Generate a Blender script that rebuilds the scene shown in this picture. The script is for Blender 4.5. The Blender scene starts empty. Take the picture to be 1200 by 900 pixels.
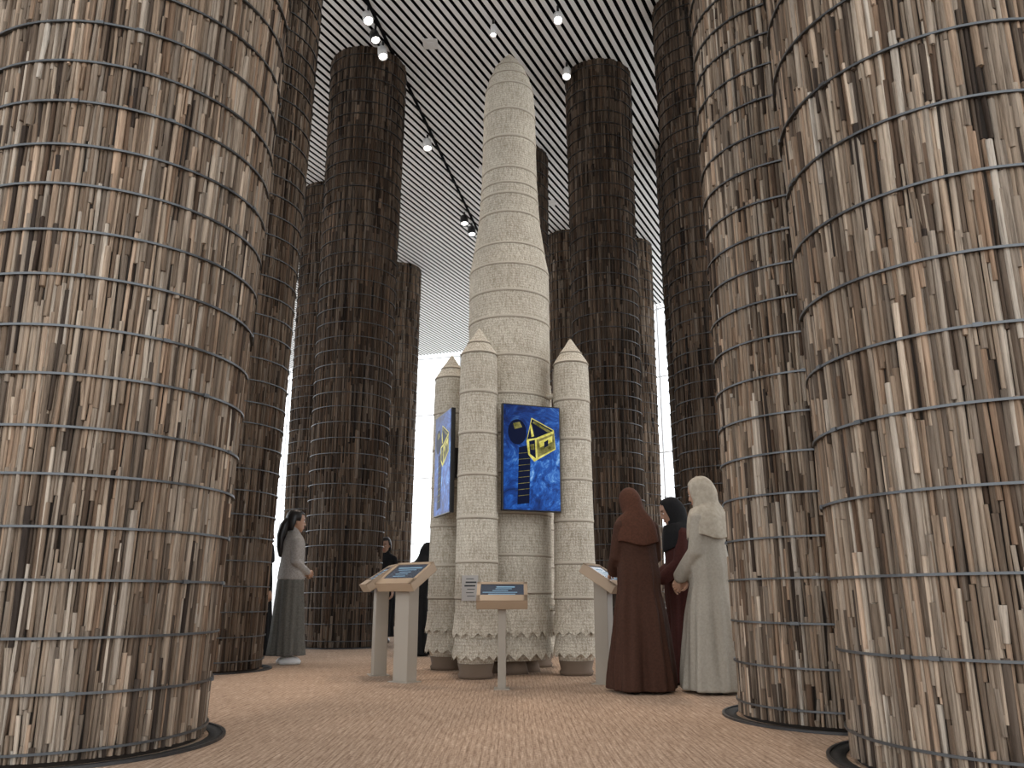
import bpy, math, random
import numpy as np
from mathutils import Vector, Matrix
S = bpy.context.scene
COL = S.collection
S.view_settings.view_transform = 'Standard'
CEIL = 9.7

# ------------------------------------------------------------------ materials
def mat(name, col, rough=.6, metal=0, spec=.5, emit=None, es=0):
    m = bpy.data.materials.new(name); m.use_nodes = True
    b = m.node_tree.nodes['Principled BSDF']
    b.inputs['Base Color'].default_value = (*col, 1)
    b.inputs['Roughness'].default_value = rough
    b.inputs['Metallic'].default_value = metal
    b.inputs['Specular IOR Level'].default_value = spec
    if emit:
        b.inputs['Emission Color'].default_value = (*emit, 1)
        b.inputs['Emission Strength'].default_value = es
    return m
def N(m, t, **kw):
    n = m.node_tree.nodes.new(t)
    for k, v in kw.items():
        if k in n.inputs: n.inputs[k].default_value = v
        else: setattr(n, k, v)
    return n
def L(m, a, b): m.node_tree.links.new(a, b)
def ramp(m, fac, stops):
    r = N(m, 'ShaderNodeValToRGB')
    el = r.color_ramp.elements
    el[0].position, el[0].color = stops[0][0], (*stops[0][1], 1)
    el[1].position, el[1].color = stops[-1][0], (*stops[-1][1], 1)
    for p, c in stops[1:-1]:
        e = el.new(p); e.color = (*c, 1)
    L(m, fac, r.inputs['Fac']); return r
def mapping(m, scale, coord='Object'):
    tc = N(m, 'ShaderNodeTexCoord'); mp = N(m, 'ShaderNodeMapping')
    mp.inputs['Scale'].default_value = scale
    L(m, tc.outputs[coord], mp.inputs['Vector']); return mp
def mixc(m, a, b, fac, mode='MIX'):
    x = N(m, 'ShaderNodeMix', data_type='RGBA', blend_type=mode)
    if isinstance(fac, float): x.inputs[0].default_value = fac
    else: L(m, fac, x.inputs[0])
    for s, v in ((6, a), (7, b)):
        if isinstance(v, tuple): x.inputs[s].default_value = (*v, 1)
        else: L(m, v, x.inputs[s])
    return x.outputs[2]
def bump(m, h, strength=.3, dist=.01):
    b = N(m, 'ShaderNodeBump'); b.inputs['Strength'].default_value = strength
    b.inputs['Distance'].default_value = dist
    L(m, h, b.inputs['Height']); L(m, b.outputs[0], m.node_tree.nodes['Principled BSDF'].inputs['Normal'])

def wood_mat(name, k, warm=1.0):
    m = mat(name, (.3, .2, .1), .85, spec=.2)
    at = N(m, 'ShaderNodeAttribute', attribute_name='tint')
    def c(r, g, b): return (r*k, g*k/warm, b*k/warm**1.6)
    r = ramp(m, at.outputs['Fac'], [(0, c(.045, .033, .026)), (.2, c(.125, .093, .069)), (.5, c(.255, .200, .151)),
                                   (.78, c(.375, .308, .242)), (1, c(.57, .495, .41))])
    ah = N(m, 'ShaderNodeAttribute', attribute_name='hue')
    rh = ramp(m, ah.outputs['Fac'], [(0, (.95, .98, 1.02)), (.5, (1.01, .985, .96)), (.85, (1.06, .97, .90)), (1, (1.10, .93, .82))])
    mp = mapping(m, (80, 80, 3))
    n = N(m, 'ShaderNodeTexNoise', Scale=1.0, Detail=5.0, Roughness=.7); L(m, mp.outputs[0], n.inputs['Vector'])
    g = ramp(m, n.outputs['Fac'], [(.3, (.42, .40, .38)), (.52, (.98, .98, .98)), (.75, (1.28, 1.26, 1.23))])
    o = mixc(m, r.outputs[0], g.outputs[0], 1.0, 'MULTIPLY'); o = mixc(m, o, rh.outputs[0], 1.0, 'MULTIPLY')
    L(m, o, m.node_tree.nodes['Principled BSDF'].inputs['Base Color'])
    bump(m, n.outputs['Fac'], .5, .006)
    return m
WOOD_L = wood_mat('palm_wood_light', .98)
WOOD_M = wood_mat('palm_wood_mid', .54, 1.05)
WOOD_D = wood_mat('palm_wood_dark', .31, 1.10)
CORE = mat('column_core_dark', (.03, .023, .018), .9)
STEEL = mat('steel_band', (.11, .115, .12), .42, .8)
STEELD = mat('steel_band_dark', (.07, .07, .072), .42, .8)
BLACK = mat('recess_shade_black', (.006, .006, .006), .8)

# woven palm leaf
WEAVE = mat('woven_palm_leaf', (.5, .45, .37), .8, spec=.2)
def _w():
    m = WEAVE
    mp = mapping(m, (1, 1, 1))
    n1 = N(m, 'ShaderNodeTexNoise', Scale=3.0, Detail=4.0); L(m, mp.outputs[0], n1.inputs['Vector'])
    v = N(m, 'ShaderNodeTexVoronoi', Scale=70.0); L(m, mp.outputs[0], v.inputs['Vector'])
    mp2 = mapping(m, (75, 75, 16))
    n2 = N(m, 'ShaderNodeTexNoise', Scale=1.0, Detail=3.0); L(m, mp2.outputs[0], n2.inputs['Vector'])
    c = ramp(m, n1.outputs['Fac'], [(.3, (.62, .575, .50)), (.7, (.73, .69, .61))])
    d = ramp(m, v.outputs['Distance'], [(.0, (1.06, 1.06, 1.06)), (.7, (.74, .72, .68))])
    e = ramp(m, n2.outputs['Fac'], [(.3, (.72, .69, .64)), (.6, (1.06, 1.06, 1.06))])
    o = mixc(m, c.outputs[0], d.outputs[0], 1.0, 'MULTIPLY')
    o = mixc(m, o, e.outputs[0], 1.0, 'MULTIPLY')
    wv = N(m, 'ShaderNodeTexWave', Scale=11.0, Distortion=2.5, Detail=2.0); wv.bands_direction = 'Z'; wv.inputs['Detail Scale'].default_value = 6.0
    L(m, mp.outputs[0], wv.inputs['Vector'])
    wr = ramp(m, wv.outputs['Fac'], [(.0, (.88, .865, .84)), (.5, (1.03, 1.03, 1.03))])
    o = mixc(m, o, wr.outputs[0], 1.0, 'MULTIPLY')
    L(m, o, m.node_tree.nodes['Principled BSDF'].inputs['Base Color'])
    ad = N(m, 'ShaderNodeMath', operation='SUBTRACT'); L(m, n2.outputs['Fac'], ad.inputs[0]); L(m, v.outputs['Distance'], ad.inputs[1])
    bump(m, ad.outputs[0], .6, .007)
_w()
SEAM = mat('seam_binding', (.55, .50, .42), .85, spec=.2); SEAMD = mat('seam_stitch_cord', (.27, .23, .18), .9, spec=.1)  # SEAMD: darker stitch line at the joint below each binding

# carpet
CARPET = mat('sisal_carpet', (.5, .36, .25), .95, spec=.1)
def _c():
    m = CARPET
    mp = mapping(m, (110, 5.0, 1)); mp.inputs['Rotation'].default_value = (0, 0, .10)
    n = N(m, 'ShaderNodeTexNoise', Scale=1.0, Detail=5.0, Roughness=.7); L(m, mp.outputs[0], n.inputs['Vector'])
    mp2 = mapping(m, (50, 110, 1))
    n2 = N(m, 'ShaderNodeTexNoise', Scale=1.0, Detail=3.0); L(m, mp2.outputs[0], n2.inputs['Vector'])
    mp3 = mapping(m, (.8, .8, 1)); n3 = N(m, 'ShaderNodeTexNoise', Scale=1.0, Detail=3.0); L(m, mp3.outputs[0], n3.inputs['Vector'])
    wv = N(m, 'ShaderNodeTexWave', Scale=9.0, Distortion=1.5, Detail=2.0); wv.bands_direction = 'X'
    mp4 = mapping(m, (1, .15, 1)); L(m, mp4.outputs[0], wv.inputs['Vector'])
    c = ramp(m, n.outputs['Fac'], [(.30, (.25, .172, .122)), (.5, (.42, .31, .232)), (.70, (.60, .475, .37))])
    e = ramp(m, n2.outputs['Fac'], [(.3, (.64, .62, .60)), (.65, (1.16, 1.16, 1.16))])
    g = ramp(m, n3.outputs['Fac'], [(.3, (.88, .86, .84)), (.7, (1.08, 1.06, 1.04))])
    h = ramp(m, wv.outputs['Fac'], [(.0, (.84, .82, .80)), (.4, (1.04, 1.04, 1.04))])
    o = mixc(m, c.outputs[0], e.outputs[0], 1.0, 'MULTIPLY'); o = mixc(m, o, g.outputs[0], 1.0, 'MULTIPLY'); o = mixc(m, o, h.outputs[0], 1.0, 'MULTIPLY')
    L(m, o, m.node_tree.nodes['Principled BSDF'].inputs['Base Color'])
    bump(m, n2.outputs['Fac'], .45, .007)
_c()
SLAT = mat('ceiling_slat_white', (.92, .93, .94), .5)
CEILB = mat('ceiling_void_dark', (.006, .006, .007), .95, spec=.1)
FRAME = mat('window_frame_grey', (.86, .88, .90), .5)
GROUND = mat('outside_paving', (.62, .62, .6), .9)
KTAN = mat('kiosk_tan', (.38, .28, .19), .5)
KPOST = mat('kiosk_post_greige', (.32, .275, .22), .5)
KSCR = mat('kiosk_screen', (.015, .017, .02), .15, emit=(.02, .03, .05), es=1)
KTXT = mat('kiosk_screen_text', (.05, .1, .15), .4, emit=(.25, .42, .55), es=.6)
PLASTIC = mat('black_plastic', (.012, .012, .013), .3)
WHITEP = mat('white_fixture', (.8, .8, .8), .4)
LENS = mat('lamp_lens', (1, 1, 1), .4, emit=(1, .95, .88), es=12)

# ------------------------------------------------------------------ mesh builder
class M:
    def __init__(s): s.v = []; s.f = []; s.mi = []; s.m = 0
    def add(s, vs, fs):
        o = len(s.v); s.v += [Vector(p) for p in vs]
        for f in fs: s.f.append([i+o for i in f]); s.mi.append(s.m)
    def rings(s, rr, cap=True, closed=True, skip=None):
        n = len(rr[0]); vs = [p for r in rr for p in r]; fs = []
        for i in range(len(rr)-1):
            for j in range(n if closed else n-1):
                if skip and skip(i, j): continue
                a = i*n+j; b = i*n+(j+1) % n
                fs.append([a, b, b+n, a+n])
        if cap:
            fs.append(list(range(n))[::-1]); fs.append([(len(rr)-1)*n+k for k in range(n)])
        s.add(vs, fs)
    def loft(s, R, seg=32, cap=True, fold=None, skip=None):
        rr = []
        for i, (cx, cy, cz, rx, ry) in enumerate(R):
            r = []
            for j in range(seg):
                a = 2*math.pi*j/seg
                k = fold(a, cz, i) if fold else 1
                r.append((cx+rx*k*math.cos(a), cy+ry*k*math.sin(a), cz))
            rr.append(r)
        s.rings(rr, cap, skip=skip)
    def lathe(s, prof, seg=48, c=(0, 0), cap=True):
        s.loft([(c[0], c[1], z, r, r) for r, z in prof], seg, cap)
    def tube(s, P, R, seg=12):
        P = [Vector(p) for p in P]
        d0 = (P[1]-P[0]).normalized(); d1 = (P[-1]-P[-2]).normalized()
        P2 = [P[0]-d0*R[0]*.7]+P+[P[-1]+d1*R[-1]*.7]; R2 = [R[0]*.55]+list(R)+[R[-1]*.55]
        up = Vector((0, 0, 1)) if abs(d0.z) < .9 else Vector((1, 0, 0))
        x = d0.cross(up).normalized(); rr = []
        for i, p in enumerate(P2):
            t = (P2[min(i+1, len(P2)-1)]-P2[max(i-1, 0)]).normalized()
            x = (x-t*x.dot(t)).normalized(); y = t.cross(x)
            rr.append([p+x*R2[i]*math.cos(2*math.pi*j/seg)+y*R2[i]*math.sin(2*math.pi*j/seg) for j in range(seg)])
        s.rings(rr)
    def ell(s, c, r, seg=16, n=10):
        s.loft([(c[0], c[1], c[2]+r[2]*math.sin(t), r[0]*math.cos(t), r[1]*math.cos(t))
                for t in [(-.5+(i+.15)/(n-.7+.0))*math.pi*0.98 for i in range(n)]], seg)
    def box(s, c, d, mx=None):
        vs = [Vector((x*d[0]/2, y*d[1]/2, z*d[2]/2)) for z in (-1, 1) for y in (-1, 1) for x in (-1, 1)]
        vs = [(mx @ p if mx else p)+Vector(c) for p in vs]
        s.add(vs, [[0, 2, 3, 1], [4, 5, 7, 6], [0, 1, 5, 4], [2, 6, 7, 3], [0, 4, 6, 2], [1, 3, 7, 5]])
    def xf(s, mx, start=0):
        for i in range(start, len(s.v)): s.v[i] = mx @ s.v[i]
    def obj(s, name, mats, parent=None, smooth=True, remesh=0, bevel=0, solid=0, sm=0, loc=None, yaw=0):
        me = bpy.data.meshes.new(name); me.from_pydata([tuple(p) for p in s.v], [], s.f)
        for m in (mats if isinstance(mats, (list, tuple)) else [mats]): me.materials.append(m)
        me.polygons.foreach_set('material_index', s.mi)
        me.polygons.foreach_set('use_smooth', [smooth]*len(s.f)); me.update()
        o = bpy.data.objects.new(name, me); COL.objects.link(o)
        if parent: o.parent = parent
        if loc: o.location = loc
        o.rotation_euler = (0, 0, yaw)
        if solid:
            q = o.modifiers.new('solid', 'SOLIDIFY'); q.thickness = solid; q.offset = -1
        if remesh:
            q = o.modifiers.new('remesh', 'REMESH'); q.mode = 'VOXEL'; q.voxel_size = remesh; q.use_smooth_shade = True
        if sm:
            q = o.modifiers.new('smooth', 'SMOOTH'); q.iterations = sm; q.factor = .5
        if bevel:
            q = o.modifiers.new('bevel', 'BEVEL'); q.width = bevel; q.segments = 2
        return o
def empty(name, loc=(0, 0, 0), yaw=0):
    o = bpy.data.objects.new(name, None); COL.objects.link(o); o.location = loc
    o.rotation_euler = (0, 0, yaw); o.empty_display_size = .3; return o

# ------------------------------------------------------------------ columns
def column(loc, rb, rt, wood, steel, w=.028, gap=.24, seed=1, band=.011, off=0.1, Lm=.5):
    rg = np.random.default_rng(seed)
    root = empty('palm_wood_column', (loc[0], loc[1], 0))
    H = CEIL
    allv = []; allt = []
    for layer in range(2):
        n = int(2*math.pi*(rb+rt)/2/w); K = int(H/Lm)+8
        ln = rg.uniform(.3*Lm, 1.9*Lm, (n, K))
        z1 = np.cumsum(ln, 1)-rg.uniform(0, Lm*1.5, (n, 1)); z0 = z1-ln
        th = (np.arange(n)[:, None]+rg.normal(0, .16, (n, K))+layer*.5)*2*math.pi/n
        hw = rg.uniform(.30, .68, (n, K))*2*math.pi/n
        d = rg.uniform(-.006, .008, (n, K))+(layer*.008)
        ok = (z0 < H-.05) & (z1 > .05)
        if layer: ok &= rg.random((n, K)) < .38
        z0 = np.clip(z0+.0008, 0.02, H)[ok]; z1 = np.clip(z1-.0008, 0.02, H)[ok]; th = th[ok]; hw = hw[ok]; d = d[ok]
        m = len(z0); tw = rg.normal(0, .009, m)
        tint = np.clip(rg.beta(2.0, 1.9, m)-.0-(rg.random(m) < .09)*.4, 0, 1)
        V = np.zeros((m, 10, 3)); k = 0
        for zz, s in ((z0, -.5), (z1, .5)):
            R = rb+(rt-rb)*zz/H
            dd = d+rg.normal(0, .0020, m)
            for ang, rad in ((-1, R-.03), (-1, R+dd-.004), (0.1, R+dd+.004), (1, R+dd-.004), (1, R-.03)):
                a = th+ang*hw*(1+.12*s)+tw*s
                V[:, k, 0] = rad*np.cos(a); V[:, k, 1] = rad*np.sin(a); V[:, k, 2] = zz; k += 1
        allv.append(V); allt.append(tint)
    V = np.concatenate(allv); T = np.concatenate(allt); m = len(V)
    F = np.array([[0, 1, 6, 5], [1, 2, 7, 6], [2, 3, 8, 7], [3, 4, 9, 8], [5, 6, 8, 9], [4, 3, 1, 0]])
    FF = (F[None]+(np.arange(m)*10)[:, None, None]).reshape(-1)
    me = bpy.data.meshes.new('palm_sticks'); me.vertices.add(m*10); me.vertices.foreach_set('co', V.reshape(-1))
    me.loops.add(len(FF)); me.loops.foreach_set('vertex_index', FF.astype(np.int32))
    me.polygons.add(len(FF)//4); me.polygons.foreach_set('loop_start', np.arange(0, len(FF), 4, dtype=np.int32))
    me.update(calc_edges=True)
    at = me.attributes.new('tint', 'FLOAT', 'POINT'); at.data.foreach_set('value', np.repeat(T, 10).astype(np.float32))
    hu = me.attributes.new('hue', 'FLOAT', 'POINT'); hu.data.foreach_set('value', np.repeat(rg.random(m), 10).astype(np.float32))
    me.materials.append(wood)
    o = bpy.data.objects.new('palm_sticks', me); COL.objects.link(o); o.parent = root
    c = M(); c.lathe([(rb-.012, 0), (rt-.012, H)], 48); c.obj('core', CORE, root)
    b = M(); z = off; seg = 72
    rr_ = random.Random(seed)
    while z < H-.05:
        ph = rr_.uniform(0, 6.28); am = rr_.uniform(.0, .008)
        R = rb+(rt-rb)*z/H+.018
        rings = []
        for dr, dz in ((0, -band/2), (.006, -band/2), (.006, band/2), (0, band/2), (-.02, 0)):
            rings.append([((R+dr)*math.cos(2*math.pi*j/seg), (R+dr)*math.sin(2*math.pi*j/seg),
                           z+dz+am*math.sin(2*math.pi*j/seg+ph)) for j in range(seg)])
        rings.append(rings[0]); b.rings(rings, cap=False)
        for q in range(3):
            a = rr_.uniform(0, 6.28)
            b.box(((R+.004)*math.cos(a), (R+.004)*math.sin(a), z+am*math.sin(a+ph)), (.016, .035, band*1.6), Matrix.Rotation(a, 3, 'Z'))
        z += gap*rr_.uniform(.94, 1.06)
    b.obj('steel_bands', steel, root, smooth=False)
    t = M(); t.lathe([(rb+.03, .002), (rb+.03, .006), (rb+.10, .006), (rb+.10, .002)], 64, cap=False); t.obj('floor_recess_shade', BLACK, root)  # flat black ring on the carpet; the slot's shade is painted, not cut
    t = M(); t.lathe([(rb+.10, .001), (rb+.10, .014), (rb+.115, .014), (rb+.115, .001)], 64, cap=False); t.obj('floor_trim_ring', STEELD, root, smooth=False)
    return root
#       loc           rb   rt
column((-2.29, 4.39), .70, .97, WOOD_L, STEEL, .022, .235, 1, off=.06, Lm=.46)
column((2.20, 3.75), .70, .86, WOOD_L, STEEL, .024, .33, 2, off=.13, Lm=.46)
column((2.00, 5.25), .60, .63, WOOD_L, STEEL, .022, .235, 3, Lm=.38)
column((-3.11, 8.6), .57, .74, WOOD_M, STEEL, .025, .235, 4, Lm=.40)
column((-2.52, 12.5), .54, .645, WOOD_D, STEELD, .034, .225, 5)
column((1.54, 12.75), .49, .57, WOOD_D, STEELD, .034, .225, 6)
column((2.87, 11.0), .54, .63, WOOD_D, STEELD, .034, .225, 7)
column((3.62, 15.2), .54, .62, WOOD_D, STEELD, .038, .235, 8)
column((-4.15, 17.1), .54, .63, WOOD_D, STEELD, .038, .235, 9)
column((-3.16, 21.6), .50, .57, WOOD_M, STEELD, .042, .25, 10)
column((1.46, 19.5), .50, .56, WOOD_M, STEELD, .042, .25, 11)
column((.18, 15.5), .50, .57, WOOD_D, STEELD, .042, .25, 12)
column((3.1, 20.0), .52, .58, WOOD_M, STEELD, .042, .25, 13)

# ------------------------------------------------------------------ room
PF = [(-16, -6), (12, -6), (12, 17.9), (4.66, 24.7), (-1.96, 29.9), (-9.1, 32.3), (-16, 34)]
f = M(); f.add([(x, y, 0) for x, y in PF]+[(x, y, -.15) for x, y in PF], [list(range(7))]+[[i, (i+7), (i+1) % 7+7, (i+1) % 7] for i in range(7)])
f.obj('floor', CARPET, smooth=False)
g = M(); g.add([(-150, -150, -.16), (150, -150, -.16), (150, 150, -.16), (-150, 150, -.16)], [[0, 1, 2, 3]]); g.obj('outside_ground', GROUND, smooth=False)
ce = M(); ce.m = 1; ce.add([(x, y, CEIL+.12) for x, y in PF]+[(x, y, CEIL+.4) for x, y in PF],
     [list(range(7))[::-1], list(range(7, 14))]+[[i, (i+1) % 7, (i+1) % 7+7, (i+7)] for i in range(7)])
ce.m = 0
d = Vector((.437, .8995)); nn = Vector((-.8995, .437)); k = -30
PER = .135
while k < 50:
    p = nn*k; t0, t1 = -100, 100
    for i in range(7):
        a = Vector(PF[i]); b = Vector(PF[(i+1) % 7]); e = b-a; inn = Vector((-e.y, e.x))
        num = inn.dot(p-a); den = inn.dot(d)
        t = -num/den if abs(den) > 1e-9 else 0
        if den > 0: t0 = max(t0, t)
        else: t1 = min(t1, t)
    if t1 > t0+.3:
        A = p+d*t0; B = p+d*t1; w = nn*.037
        q = [A-w, B-w, B+w, A+w]
        ce.add([(v.x, v.y, CEIL) for v in q]+[(v.x, v.y, CEIL+.012) for v in q],
               [[3, 2, 1, 0], [0, 1, 5, 4], [1, 2, 6, 5], [2, 3, 7, 6], [3, 0, 4, 7], [4, 5, 6, 7]])
    k += PER
CE = ce.obj('ceiling', [SLAT, CEILB], smooth=False)
wi = 1
for i in (1, 2, 3, 4, 5, 6):
    a = Vector(PF[i]); b = Vector(PF[(i+1) % 7]); e = b-a; ln = e.length; u = e/ln; ang = math.atan2(u.y, u.x)
    R = Matrix.Rotation(ang, 3, 'Z'); w = M(); n = max(2, round(ln/3))
    for j in range(n+1):
        p = a+e*j/n; w.box((p.x, p.y, CEIL/2), (.045, .10, CEIL), R)
    for z in (.06, 2.6, 5.0, 7.4, CEIL-.06):
        p = (a+b)/2; w.box((p.x, p.y, z), (ln, .06, .035 if z > 1 else .12), R)
    w.obj('window_%d' % wi, FRAME, smooth=False); wi += 1

# ------------------------------------------------------------------ rocket
RX, RY = -.03, 8.36
rocket = empty('rocket_model', (RX, RY, 0))
def interp(prof, z):
    for (r0, z0), (r1, z1) in zip(prof, prof[1:]):
        if z0 <= z <= z1: return r0+(r1-r0)*(z-z0)/(z1-z0+1e-9)
    return prof[-1][0]
def sleeve(m, c, prof, zt, zb, teeth, amp, flare=.012, sub=2):
    seg = teeth*sub; rr = []
    for q in range(5):
        t = q/4; z = zt+(zb-zt)*t; r = interp(prof, z)+.003+flare*t**1.5
        rr.append([(c[0]+r*math.cos(2*math.pi*j/seg), c[1]+r*math.sin(2*math.pi*j/seg),
                    z+amp*(abs((j/sub) % 1-.5)*4-1)*(1 if q == 4 else .35 if q == 3 else 0)) for j in range(seg)])
    m.rings(rr, cap=False)
def seam(m, c, prof, z, h=.016, p=.009):
    r0 = interp(prof, z+h); r1 = interp(prof, z-h)
    m.loft([(c[0], c[1], z+h, r0+.002, r0+.002), (c[0], c[1], z+h*.5, r0+p, r0+p), (c[0], c[1], z-h*.5, r1+p, r1+p), (c[0], c[1], z-h*.8, r1+.002, r1+.002)], 96, cap=False)
def seams(c, prof, Z, nm):
    b = M()
    for z in Z: seam(b, c, prof, z)
    b.obj(nm+'_seam_bindings', SEAM, rocket, smooth=False)
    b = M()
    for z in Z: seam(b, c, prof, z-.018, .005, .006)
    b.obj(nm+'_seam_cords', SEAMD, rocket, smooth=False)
core = [(.36, .12), (.385, .30), (.42, .5), (.43, 3.5), (.43, 4.10), (.387, 4.35), (.334, 4.74), (.325, 4.9), (.305, 5.25), (.30, 5.7),
        (.290, 6.15), (.274, 6.38), (.226, 6.56), (.165, 6.71), (.10, 6.81), (.045, 6.88), (.006, 6.93)]
b = M(); b.lathe(core, 96); b.obj('core_stage', WEAVE, rocket)
b = M(); zs = [6.9, 6.81, 6.71, 6.56, 6.38, 6.03, 5.68, 5.29, 5.1, 4.97, 4.74, 4.35, 4.1, 3.8, 3.51, 3.1, 2.7, 2.3, 1.9, 1.5, 1.1, .75]
for a_, c_ in zip(zs, zs[1:]): sleeve(b, (0, 0), core, a_, c_, 66, .005, .0035)
b.obj('core_shingles', WEAVE, rocket, smooth=False)
seams((0, 0), core, zs[2:], 'core')
b = M(); sleeve(b, (0, 0), core, .70, .36, 24, .032, .045, 6); sleeve(b, (0, 0), core, .40, .16, 20, .03, .06, 6)
b.obj('core_skirts', WEAVE, rocket, smooth=False, solid=.006)
NOZ = mat('nozzle_dark_weave', (.16, .11, .075), .8)
b = M()
for a_ in range(4):
    a = math.radians(20+90*a_); b.lathe([(.12, 0), (.11, .05), (.07, .17)], 20, (.2*math.cos(a), .2*math.sin(a)))
b.obj('core_nozzles', NOZ, rocket)
bp = [(.155, .10), (.178, .2), (.184, .34), (.196, .6), (.188, 1.6), (.177, 2.9), (.177, 3.0), (.168, 3.03), (.10, 3.14), (.05, 3.22), (.008, 3.29)]
for i, dg in enumerate((-25, -115, 155, 65)):
    a = math.radians(dg); c = (.70*math.cos(a), .70*math.sin(a))
    b = M(); b.lathe(bp, 64, c); b.obj('booster_%d' % (i+1), WEAVE, rocket)
    b = M(); zz = [3.27, 3.14, 3.02, 2.62, 2.22, 1.82, 1.42, 1.02, .7]
    for p, q in zip(zz, zz[1:]): sleeve(b, c, bp, p, q, 36, .004, .003)
    b.obj('booster_shingles_%d' % (i+1), WEAVE, rocket, smooth=False)
    seams(c, bp, zz[1:], 'booster_%d' % (i+1))
    b = M(); sleeve(b, c, bp, .56, .37, 13, .022, .030, 6); sleeve(b, c, bp, .38, .18, 13, .020, .038, 6)
    b.obj('booster_skirts_%d' % (i+1), WEAVE, rocket, smooth=False, solid=.004)
    b = M(); b.lathe([(.150, 0), (.162, .03), (.145, .05), (.165, .13)], 32, c); b.obj('booster_nozzle_%d' % (i+1), NOZ, rocket)
    b = M()   # struts to core
    u = Vector((math.cos(a), math.sin(a), 0))
    for z in (.6, 2.7): b.tube([u*.40+Vector((0, 0, z)), u*.55+Vector((0, 0, z))], [.03, .03])
    b.obj('booster_strut_%d' % (i+1), WEAVE, rocket)

# screens
def screen_mat():
    m = mat('screen_earth', (0, 0, 0), .35, spec=.2)
    mp = mapping(m, (3.2, 3.2, 3.2))
    n = N(m, 'ShaderNodeTexNoise', Scale=1.6, Detail=10.0, Roughness=.7, Distortion=1.6); L(m, mp.outputs[0], n.inputs['Vector'])
    c = ramp(m, n.outputs['Fac'], [(.30, (.0, .008, .05)), (.44, (.003, .035, .19)), (.54, (.012, .09, .38)), (.63, (.10, .27, .60)), (.74, (.5, .68, .85))])
    tc = N(m, 'ShaderNodeTexCoord'); sp = N(m, 'ShaderNodeSeparateXYZ'); L(m, tc.outputs['Object'], sp.inputs[0])
    ad = N(m, 'ShaderNodeMath', operation='SUBTRACT'); L(m, sp.outputs['Z'], ad.inputs[0]); L(m, sp.outputs['X'], ad.inputs[1])
    g = ramp(m, ad.outputs[0], [(.0, (1.1, 1.1, 1.1)), (.35, (.5, .55, .65)), (.6, (.28, .32, .42))])
    o = mixc(m, c.outputs[0], g.outputs[0], 1.0, 'MULTIPLY')
    b = m.node_tree.nodes['Principled BSDF']; L(m, o, b.inputs['Emission Color']); b.inputs['Emission Strength'].default_value = 1.0
    b.inputs['Base Color'].default_value = (.005, .006, .01, 1)
    return m
SCR = screen_mat()
YEL = mat('screen_yellow', (.1, .1, 0), .4, spec=.1, emit=(.66, .60, .10), es=.9)
DKY = mat('screen_olive', (.05, .05, 0), .4, spec=.1, emit=(.20, .18, .05), es=.8)
def _y(m, c0, c1):
    mp = mapping(m, (9, 9, 9)); n = N(m, 'ShaderNodeTexNoise', Scale=1.5, Detail=6.0, Roughness=.7); L(m, mp.outputs[0], n.inputs['Vector'])
    r = ramp(m, n.outputs['Fac'], [(.35, c0), (.65, c1)]); L(m, r.outputs[0], m.node_tree.nodes['Principled BSDF'].inputs['Emission Color'])
_y(YEL, (.36, .30, .03), (.85, .78, .24)); _y(DKY, (.03, .028, .01), (.34, .30, .12))
BLU = mat('screen_navy', (.0, .0, .01), .4, spec=.1, emit=(.003, .006, .02), es=1)
def screen(dg, dist):
    a = math.radians(dg); p = Vector((RX+dist*math.cos(a), RY+dist*math.sin(a), 2.0)); yaw = a+math.pi/2
    r = empty('display_screen', p, yaw); W, Hh = .58, 1.01   # local front = -Y
    b = M(); b.box((0, .0, 0), (W+.02, .045, Hh+.02)); b.obj('bezel', PLASTIC, r, smooth=False, bevel=.004)
    b = M(); b.box((0, -.0235, 0), (W-.004, .003, Hh-.004)); b.obj('panel', SCR, r, smooth=False)
    b = M(); b.box((0, .07, 0), (.2, .12, .3)); b.obj('bracket', PLASTIC, r, smooth=False)
    s = M()
    def poly(pts, y, mi):
        s.m = mi; s.add([((px/67-.5)*W, -.026-y, (.5-py/122)*Hh) for px, py in pts], [list(range(len(pts)))[::-1]])
    poly([(16+11*math.cos(t*.3), 32+15*math.sin(t*.3)) for t in range(21)], 0, 2)
    poly([(11, 22), (19, 20), (22, 26), (13, 29)], .0005, 1)
    poly([(18, 50), (32, 46), (30, 114), (16, 116)], .0005, 2)
    for q in range(8): poly([(17.6-q*.1, 57+q*7), (31-q*.1, 55+q*7), (31-q*.1, 55.5+q*7), (17.6-q*.1, 57.5+q*7)], .0008, 1)
    poly([(27, 42), (33, 14), (60, 27), (62, 50), (36, 66), (29, 58)], .001, 0)
    poly([(28, 40), (33.5, 15.5), (59.5, 28), (38, 38)], .0015, 2)
    poly([(34, 20), (36, 18), (57, 29), (52, 30)], .0018, 1)
    poly([(31, 23), (33, 22), (36, 36), (33, 37)], .0018, 0)
    poly([(30, 42), (37, 40), (38, 62), (31, 57)], .0015, 2)
    poly([(31, 46), (36, 45), (36.5, 52), (32, 52)], .0018, 1)
    poly([(39, 40), (60, 31), (61, 49), (40, 61)], .0015, 1)
    poly([(42, 42), (58, 34), (58, 41), (43, 49)], .0018, 0)
    poly([(48, 42), (53, 39), (53, 46), (48, 49)], .0021, 2)
    s.obj('satellite_picture', [YEL, DKY, BLU], r, smooth=False)
screen(-70, .625); screen(-160, .69)
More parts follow.
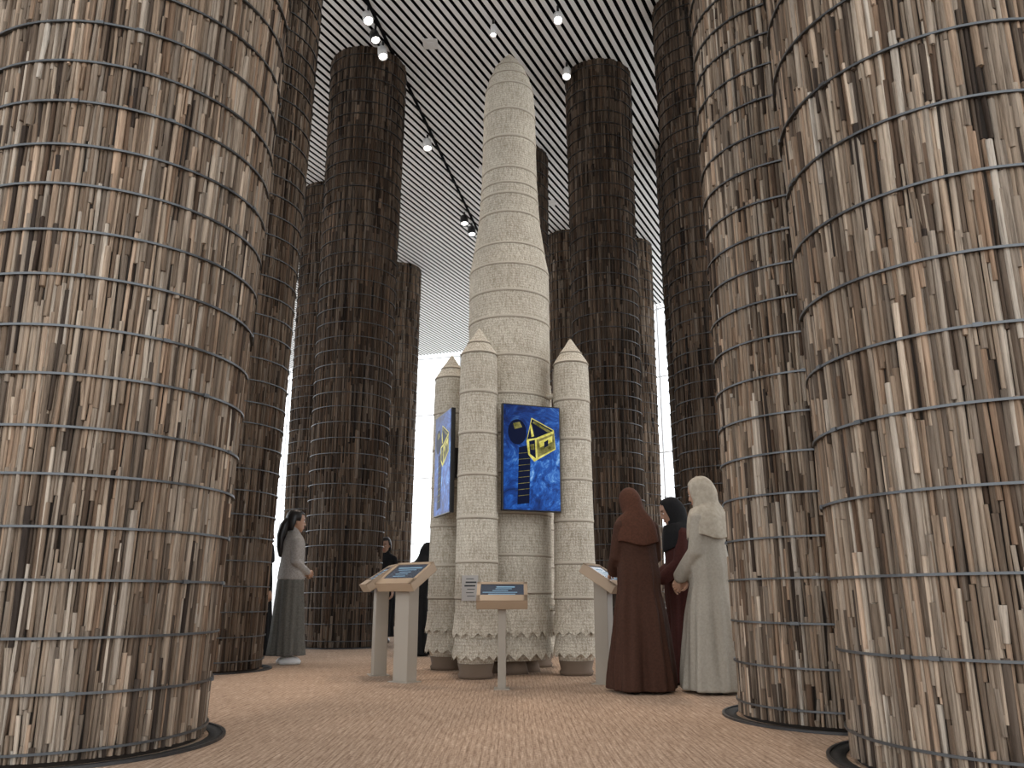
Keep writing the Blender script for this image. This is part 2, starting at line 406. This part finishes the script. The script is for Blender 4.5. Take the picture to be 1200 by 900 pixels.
# label plaque on the booster
lb = empty('label_plaque', (RX+.7*math.cos(math.radians(-115))-.05, RY+.7*math.sin(math.radians(-115))-.214, .78), -.15)
b = M(); b.box((0, 0, 0), (.15, .006, .22)); b.obj('plate', mat('plaque_grey', (.42, .40, .38), .5), lb, smooth=False)
b = M()
for i in range(6):
    b.box((.01*(i % 2), -.004, .08-.03*i), (.10 if i in (1, 2) else .07, .002, .014 if i in (1, 2) else .006))
b.obj('lettering', PLASTIC, lb, smooth=False)

# ------------------------------------------------------------------ kiosks
def kiosk(x, y, yaw, H=.80, pw=.17, w=.44, dp=.30, tilt=33):
    r = empty('information_kiosk', (x, y, 0), math.radians(yaw))
    b = M(); b.box((0, .02, H/2), (pw, .07 if pw < .1 else .12, H)); b.obj('post', KPOST, r, smooth=False, bevel=.004)
    R = Matrix.Rotation(math.radians(tilt), 3, 'X'); c = Vector((0, 0, H+.01))
    b = M(); b.box(c, (w, dp, .075), R); b.obj('console', KTAN, r, smooth=False, bevel=.006)
    b = M()
    for cx, cy, dx, dy in ((0, dp/2-.015, w, .03), (0, -dp/2+.04, w, .08), (-w/2+.015, 0, .03, dp), (w/2-.015, 0, .03, dp)):
        b.box(c+R @ Vector((cx, cy, .042)), (dx, dy, .012), R)
    b.obj('bezel', KTAN, r, smooth=False)
    b = M(); b.box(c+R @ Vector((0, .02, .039)), (w-.06, dp-.1, .004), R); b.obj('screen', KSCR, r, smooth=False)
    b = M(); rr = random.Random(int(x*100))
    for i in range(5):
        ww = rr.uniform(.12, .3)*w/.44
        b.box(c+R @ Vector((rr.uniform(-.03, .03), (.085-.033*i)*dp/.34, .042)), (ww, .008 if i else .016, .001), R)
    b.obj('screen_text', KTXT, r, smooth=False)
    b = M(); b.box((0, .02, .004), (pw+.06, .18, .008)); b.obj('foot_plate', KPOST, r, smooth=False)
kiosk(-.08, 6.82, 0, .70, .065, .41, .27)
kiosk(-.93, 7.36, -38, .86, .17, .44, .34)
kiosk(-1.26, 8.0, -72, .86, .17, .44, .34)
kiosk(.80, 7.22, 66, .84, .15, .44, .34)

# ------------------------------------------------------------------ people
def cloth(name, col, col2=None, sc=60):
    m = mat(name, col, .85, spec=.2)
    mp = mapping(m, (sc, sc, sc)); n = N(m, 'ShaderNodeTexNoise', Scale=1.0, Detail=3.0); L(m, mp.outputs[0], n.inputs['Vector'])
    c2 = col2 or tuple(x*.75 for x in col)
    c = ramp(m, n.outputs['Fac'], [(.35, c2), (.65, col)]); L(m, c.outputs[0], m.node_tree.nodes['Principled BSDF'].inputs['Base Color'])
    bump(m, n.outputs['Fac'], .2, .003); return m
SKIN = mat('skin', (.46, .27, .18), .5); SKIN2 = mat('skin_tan', (.32, .18, .12), .5)
HAIR = mat('black_hair', (.012, .010, .010), .4); EYEW = mat('eye_white', (.7, .68, .65), .3); IRIS = mat('iris', (.02, .012, .01), .2)
LIP = mat('lips', (.36, .12, .10), .5)
def hand(m, w, f, n, side=1, s=1.0, curl=.35):
    f = Vector(f).normalized(); n = Vector(n); n = (n-f*n.dot(f)).normalized(); q = f.cross(n)*side; w = Vector(w)
    rr = []
    for t, a, b in ((-.03, .024, .020), (0, .026, .018), (.03, .036, .016), (.06, .041, .015), (.085, .038, .012), (.093, .028, .007)):
        c = w+f*t*s
        rr.append([c+q*a*s*math.cos(6.283*j/14)+n*b*s*math.sin(6.283*j/14) for j in range(14)])
    m.rings(rr)
    for i, (o, ln, r) in enumerate(((-.029, .068, .0088), (-.010, .080, .009), (.010, .075, .0088), (.028, .058, .0078))):
        p = w+(f*.078+q*o)*s; P = [p]; R = [r*s]; ang = curl*.4
        for kk, fr in enumerate((.45, .3, .25)):
            ang += curl*(.6 if kk == 0 else .9)
            p = p+(f*math.cos(ang)+n*math.sin(ang)+q*o*1.2)*ln*fr*s; P.append(p); R.append(r*s*(.93-.1*kk))
        m.tube(P, R, 10)
    b = w+(f*.02-q*.028)*s
    m.tube([b, b+(f*.025-q*.020+n*.008)*s, b+(f*.052-q*.024+n*.018)*s, b+(f*.072-q*.020+n*.026)*s], [.013*s, .0115*s, .010*s, .0085*s], 10)

HEAD = [(-.115, .018, .02, .055), (-.1, .038, .04, .042), (-.075, .052, .06, .028), (-.04, .062, .078, .012), (0, .07, .09, 0),
        (.04, .073, .095, -.005), (.075, .065, .085, -.008), (.1, .042, .055, -.01), (.113, .012, .015, -.01)]
def person(name, loc, yaw, s, bow, robe, scarf=None, skin=SKIN, arms=None, hair=None, lean=.0, hem=.215, skirt=None, seed=1, turn=0, wide=1.0, shoe=PLASTIC):
    rt = empty(name, (loc[0], loc[1], 0), math.radians(yaw)); rr = random.Random(seed)
    p1, p2, p3 = [rr.uniform(0, 6.28) for _ in range(3)]
    def yb(z): return lean*max(0, z-.95)
    def fold(a, z, i):
        zz = z/s; am = .17*max(0, min(1, (1.2-zz)/1.0))+.014
        return 1+am*(.50*math.sin(5*a+p1+zz*1.6)+.35*math.sin(9*a+p2-zz*2.2)+.3*math.sin(15*a+p3+zz))
    body = [(.02, hem, hem*.95), (.12, hem*.98, hem*.93), (.35, hem*.90, hem*.84), (.6, hem*.82, hem*.74), (.8, .172, .150), (.93, .170, .146), (1.02, .162, .136),
            (1.1, .158, .128), (1.2, .164, .128), (1.28, .172, .124), (1.33, .168, .108), (1.365, .14, .09), (1.395, .09, .07), (1.43, .055, .055), (1.47, .045, .05)]
    zs_ = []
    for (a, b) in zip(body, body[1:]):
        nst = max(1, round((b[0]-a[0])/.05))
        for q in range(nst):
            t = q/nst; zs_.append(tuple(a[k]+(b[k]-a[k])*t for k in range(3)))
    body = zs_+[body[-1]]
    body = [(0, yb(z), z*s, rx*s*wide, ry*s*wide) for z, rx, ry in body]
    B = M()
    if skirt is None: B.loft(body, 96, fold=fold)
    else:
        B.loft([q for q in body if q[2] > .88*s], 96, fold=lambda a, z, i: 1+.016*math.sin(5*a+p1+z*9)+.014*math.sin(3*a-z*24))
        K = M(); K.loft([(0, 0, z*s, rx*s, ry*s) for z, rx, ry in ((.09, hem, hem*.95), (.3, hem*.93, hem*.88), (.6, .175, .16), (.85, .168, .145), (.98, .15, .125), (1.02, .14, .11))],
                        96, fold=fold); K.obj('skirt', skirt, rt, remesh=.009, sm=2)
    Hn = M()
    for side, A in zip((1, -1), arms or []):
        sh, el, wr, hd, pn = A
        sh = Vector(sh)*s; el = Vector(el)*s; wr = Vector(wr)*s
        P = [sh, (sh+el)/2+Vector((.004*side, 0, 0)), el, (el+wr)/2, wr]
        k = 1.22 if skirt is None else 1.0
        B.tube(P, [.060*s, .054*s*k**.5, .048*s*k, .045*s*k**1.5, .040*s*k**2], 18)
        Hn.tube([(el+wr)/2, wr+Vector(hd).normalized()*.01], [.034*s, .024*s], 12)
        hand(Hn, wr+Vector(hd).normalized()*.03*s, hd, pn, side, s*1.0)
    B.obj('robe' if skirt is None else 'sweater', robe, rt, remesh=.0095, sm=3)
    if arms: Hn.obj('hands', skin, rt, remesh=.0032, sm=2)
    F = M()
    for sd in (-1, 1):
        F.loft([(sd*.07*s, .03*s, z, .042*s*k, .12*s*k) for z, k in ((.0, .92), (.03, 1), (.055, .85), (.08, .5))], 20)
    F.obj('shoes', shoe, rt)
    Mh = Matrix.Translation((0, yb(1.43), 1.43*s)) @ Matrix.Rotation(math.radians(turn), 4, 'Z') @ Matrix.Rotation(-math.radians(bow), 4, 'X') @ Matrix.Translation((0, .01*s, .105*s)) @ Matrix.Scale(s, 4)
    h = M(); h.loft([(0, cy, z, rx, ry) for z, rx, ry, cy in HEAD], 32)
    h.tube([(0, .086, .012), (0, .094, -.008), (0, .102, -.030)], [.007, .009, .0125], 10)
    h.tube([(0, -.02, -.17), (0, -.005, -.06)], [.05, .046], 16)
    for sd in (-1, 1):
        h.ell((sd*.074, -.005, -.012), (.008, .018, .03)); h.tube([(sd*.018, .084, .022), (sd*.045, .071, .020)], [.006, .005], 8)
        h.ell((sd*.014, .09, -.034), (.008, .010, .007))
    h.xf(Mh); h.obj('head', skin, rt, remesh=.0042*s, sm=2)
    e = M()
    for sd in (-1, 1):
        e.m = 0; e.ell((sd*.031, .077, .002), (.013, .008, .006)); e.m = 1; e.ell((sd*.031, .083, .002), (.006, .004, .0055))
        e.tube([(sd*.016, .089, .026), (sd*.034, .085, .031), (sd*.052, .070, .026)], [.0028, .0035, .002], 8)
    e.m = 2; e.ell((0, .088, -.062), (.023, .008, .005)); e.ell((0, .087, -.070), (.019, .008, .006))
    e.xf(Mh); e.obj('facial_features', [EYEW, IRIS, LIP], rt)
    if scarf:
        seg = 64; rings = []
        def ringh(z, rx, ry, cy): rings.append([Mh @ Vector((rx*math.cos(2*math.pi*j/seg), cy+ry*math.sin(2*math.pi*j/seg), z)) for j in range(seg)])
        for z, rx, ry, cy in ((.130, .012, .014, -.015), (.124, .04, .05, -.015), (.105, .062, .078, -.014), (.08, .076, .098, -.016), (.045, .083, .110, -.02), (0, .086, .115, -.026),
                              (-.04, .087, .114, -.030), (-.075, .087, .110, -.026), (-.105, .088, .108, -.020), (-.125, .093, .110, -.018)): ringh(z, rx, ry, cy)
        def ringb(z, rx, ry, cy, fa):
            rings.append([Vector((rx*s*math.cos(2*math.pi*j/seg)*(1+fa*math.sin(7*2*math.pi*j/seg+p1)), yb(z)+(cy+ry*(1+fa*math.sin(7*2*math.pi*j/seg+p1))*math.sin(2*math.pi*j/seg))*s, (z+fa*.4*math.sin(3*2*math.pi*j/seg+p2))*s)) for j in range(seg)])
        for q in ((1.405, .122, .125, -.008, .02), (1.375, .150, .135, -.01, .03), (1.335, .176, .146, -.012, .03), (1.28, .190, .155, -.014, .035), (1.22, .196, .16, -.014, .04), (1.16, .198, .162, -.014, .05)): ringb(*q)
        def skip(i, j):
            a = 2*math.pi*(j+.5)/seg
            dlt = abs(a-math.pi/2)
            return (3 <= i <= 6 and dlt < .80) or (i == 7 and dlt < .5) or (i == 2 and dlt < .5)
        q = M(); q.rings(rings, cap=False, skip=skip); q.add(rings[0], [list(range(seg))])
        o = q.obj('headscarf', scarf, rt, solid=.008); o.modifiers['solid'].offset = 1
        sb = o.modifiers.new('sub', 'SUBSURF'); sb.levels = 1; sb.render_levels = 1
    if hair:
        q = M(); seg = 40; rings = []
        for z, rx, ry, cy in ((.128, .012, .014, -.015), (.122, .04, .05, -.015), (.105, .060, .076, -.014), (.08, .075, .096, -.014), (.045, .083, .104, -.016), (0, .084, .102, -.022),
                              (-.04, .080, .09, -.028), (-.08, .070, .07, -.035), (-.11, .058, .052, -.04)):
            rings.append([Vector((rx*math.cos(2*math.pi*j/seg), cy+ry*math.sin(2*math.pi*j/seg), z)) for j in range(seg)])
        q.rings(rings, cap=False, skip=lambda i, j: i >= 3 and abs(2*math.pi*(j+.5)/seg-math.pi/2) < (1.15 if i < 5 else 1.5)); q.add(rings[0], [list(range(seg))])
        if hair == 'long':
            q.tube([(0, -.09, .0), (0, -.125, -.07), (.0, -.145, -.18), (0, -.135, -.30), (0, -.12, -.40)], [.05, .055, .052, .042, .02], 16)
        q.xf(Mh); q.obj('hair', HAIR, rt, solid=.004)
    return rt
BROWN = cloth('brown_abaya_cloth', (.060, .026, .016)); BROWN2 = cloth('brown_scarf_cloth', (.085, .034, .020))
CREAM = cloth('cream_abaya_cloth', (.38, .345, .29), (.33, .30, .25)); CREAM2 = cloth('cream_scarf_cloth', (.48, .43, .35), (.38, .335, .27), 30)
MAROON = cloth('maroon_cloth', (.055, .016, .013)); BLK = cloth('black_cloth', (.010, .010, .011))
GREYS = cloth('light_grey_knit', (.42, .395, .37)); GREYK = cloth('grey_skirt_cloth', (.15, .145, .13))
def arm(side, el, wr, hd, pn): return ((side*.140, 0, 1.315), el, wr, hd, pn)
person('woman_in_brown_abaya', (1.0, 6.62), 18, .955, 32, BROWN, BROWN2, lean=.12, hem=.25, seed=3, wide=1.05,
       arms=[arm(1, (.175, .03, 1.06), (.11, .24, .93), (-.3, 1, -.2), (-.6, 0, -.6)), arm(-1, (-.175, .04, 1.06), (-.10, .26, .95), (.3, 1, -.1), (.5, 0, -.7))])
person('woman_in_cream_abaya', (1.56, 6.58), 50, .995, 16, CREAM, CREAM2, lean=.03, hem=.25, seed=5, wide=1.04,
       arms=[arm(1, (.175, .02, 1.05), (.06, .21, .86), (-.5, .6, -.5), (-.6, -.3, 0)), arm(-1, (-.175, .03, 1.05), (-.07, .23, .86), (.3, .6, -.6), (.6, -.3, 0))])
person('girl_in_maroon_dress', (1.46, 7.22), 92, .94, 22, MAROON, BLK, SKIN2, lean=.05, hem=.19, seed=8,
       arms=[arm(1, (.17, .03, 1.05), (.10, .22, .90), (-.1, 1, -.2), (0, -.2, -1)), arm(-1, (-.17, .05, 1.05), (-.12, .20, .90), (.1, 1, -.25), (0, -.2, -1))])
person('woman_in_grey_skirt', (-2.46, 9.33), -62, 1.0, 5, GREYS, None, SKIN, hair='long', skirt=GREYK, hem=.2, seed=9, shoe=WHITEP,
       arms=[arm(1, (.18, -.01, 1.08), (.10, .15, .97), (-.7, .6, -.1), (-.2, -1, 0)), arm(-1, (-.18, -.01, 1.08), (-.10, .15, .97), (.7, .6, -.1), (.2, -1, 0))])
person('woman_in_black_abaya', (-3.2, 10.7), -70, .97, 8, BLK, BLK, SKIN, seed=11,
       arms=[arm(1, (.20, 0, 1.06), (.19, .08, .84), (0, .2, -1), (-1, 0, 0)), arm(-1, (-.20, 0, 1.06), (-.19, .08, .84), (0, .2, -1), (1, 0, 0))])
person('man_in_black_jacket', (-2.08, 13.7), 165, 1.0, 10, BLK, None, SKIN2, hair='short', skirt=BLK, hem=.17, seed=12,
       arms=[arm(1, (.20, 0, 1.06), (.19, .1, .84), (0, .2, -1), (-1, 0, 0)), arm(-1, (-.20, 0, 1.06), (-.19, .1, .84), (0, .2, -1), (1, 0, 0))])
person('child_in_black_abaya', (-1.17, 10.6), -40, .84, 28, BLK, BLK, SKIN2, lean=.2, seed=14,
       arms=[arm(1, (.18, .05, 1.06), (.12, .26, .95), (-.1, 1, -.2), (0, -.2, -1)), arm(-1, (-.18, .05, 1.06), (-.12, .26, .95), (.1, 1, -.2), (0, -.2, -1))])

# ------------------------------------------------------------------ ceiling fixtures
def fixture(x, y, dx, dy, r=.07, col=WHITEP, e=0):
    q = empty('ceiling_spotlight', (x, y, CEIL))
    b = M(); b.lathe([(.02, -.14), (.02, 0)], 12); b.obj('stem', PLASTIC, q)
    D = Vector((dx, dy, -1)).normalized(); R = D.to_track_quat('-Z', 'Y').to_matrix().to_4x4()
    b = M(); b.lathe([(r*.5, .13), (r*.9, .11), (r, .0), (r, -.10), (r*.86, -.10), (r*.8, -.06)], 24); b.xf(Matrix.Translation((0, 0, -.22)) @ R); b.obj('housing', col, q)
    b = M(); b.lathe([(r*.8, -.075), (r*.8, -.07)], 24); b.xf(Matrix.Translation((0, 0, -.22)) @ R); b.obj('lens', LENS, q)
    if e:
        ld = bpy.data.lights.new('spot', 'SPOT'); ld.energy = e; ld.color = (1, .84, .70); ld.spot_size = math.radians(46); ld.spot_blend = .7; ld.shadow_soft_size = .12
        lo = bpy.data.objects.new('spot', ld); COL.objects.link(lo); lo.parent = q; lo.location = Vector((0, 0, -.22))+D*.14; lo.rotation_euler = D.to_track_quat('-Z', 'Y').to_euler()
fixture(-2.26, 10.9, .25, -.45, .08, WHITEP, 450)
fixture(-2.22, 11.35, .25, -.35, .08, PLASTIC)
fixture(-2.16, 11.75, .2, -.3, .08, WHITEP, 350)
fixture(.72, 10.9, -.02, -.55, .075, WHITEP, 600)
fixture(.95, 12.3, -.1, -.4, .075, WHITEP, 400)
fixture(-1.7, 14.6, .1, -.2, .09, WHITEP)
fixture(-1.0, 18.6, .1, -.2, .10, PLASTIC)
fixture(-1.15, 18.0, .1, -.2, .10, PLASTIC)
fixture(-.3, 11.2, 0, -.2, .05, WHITEP)
fixture(.0, 5.2, 0, .15, .07, WHITEP, 400)
fixture(1.4, 7.6, -.1, -.1, .07, WHITEP, 300)
b = M()
for x, y in ((-1.37, 11.8), (-.6, 16.0), (.9, 17.5)):
    b.box((x, y, CEIL-.005), (.25, .25, .02)); b.box((x, y, CEIL-.02), (.12, .12, .02))
b.obj('ceiling_vent', WHITEP, CE, smooth=False)  # small white square ceiling vents
b = M(); A = Vector((-2.35, 10.2, CEIL-.01)); Bq = Vector((-.6, 20.6, CEIL-.01)); dv = Bq-A
b.box((A+Bq)/2, (.05, dv.length, .02), Matrix.Rotation(-math.atan2(dv.x, dv.y), 3, 'Z')); b.obj('lighting_track', CEILB, CE, smooth=False)

# ------------------------------------------------------------------ world + camera
w = bpy.data.worlds.new('daylight'); S.world = w; w.use_nodes = True
bg = w.node_tree.nodes['Background']; bg.inputs['Color'].default_value = (.93, .965, 1.0, 1); bg.inputs['Strength'].default_value = 2.65
cam = bpy.data.cameras.new('camera'); co = bpy.data.objects.new('camera', cam); COL.objects.link(co)
co.location = (0, 0, .70); co.rotation_euler = (math.radians(90+14.67), 0, 0); cam.sensor_width = 36; cam.lens = 28.65; cam.clip_end = 500
S.camera = co
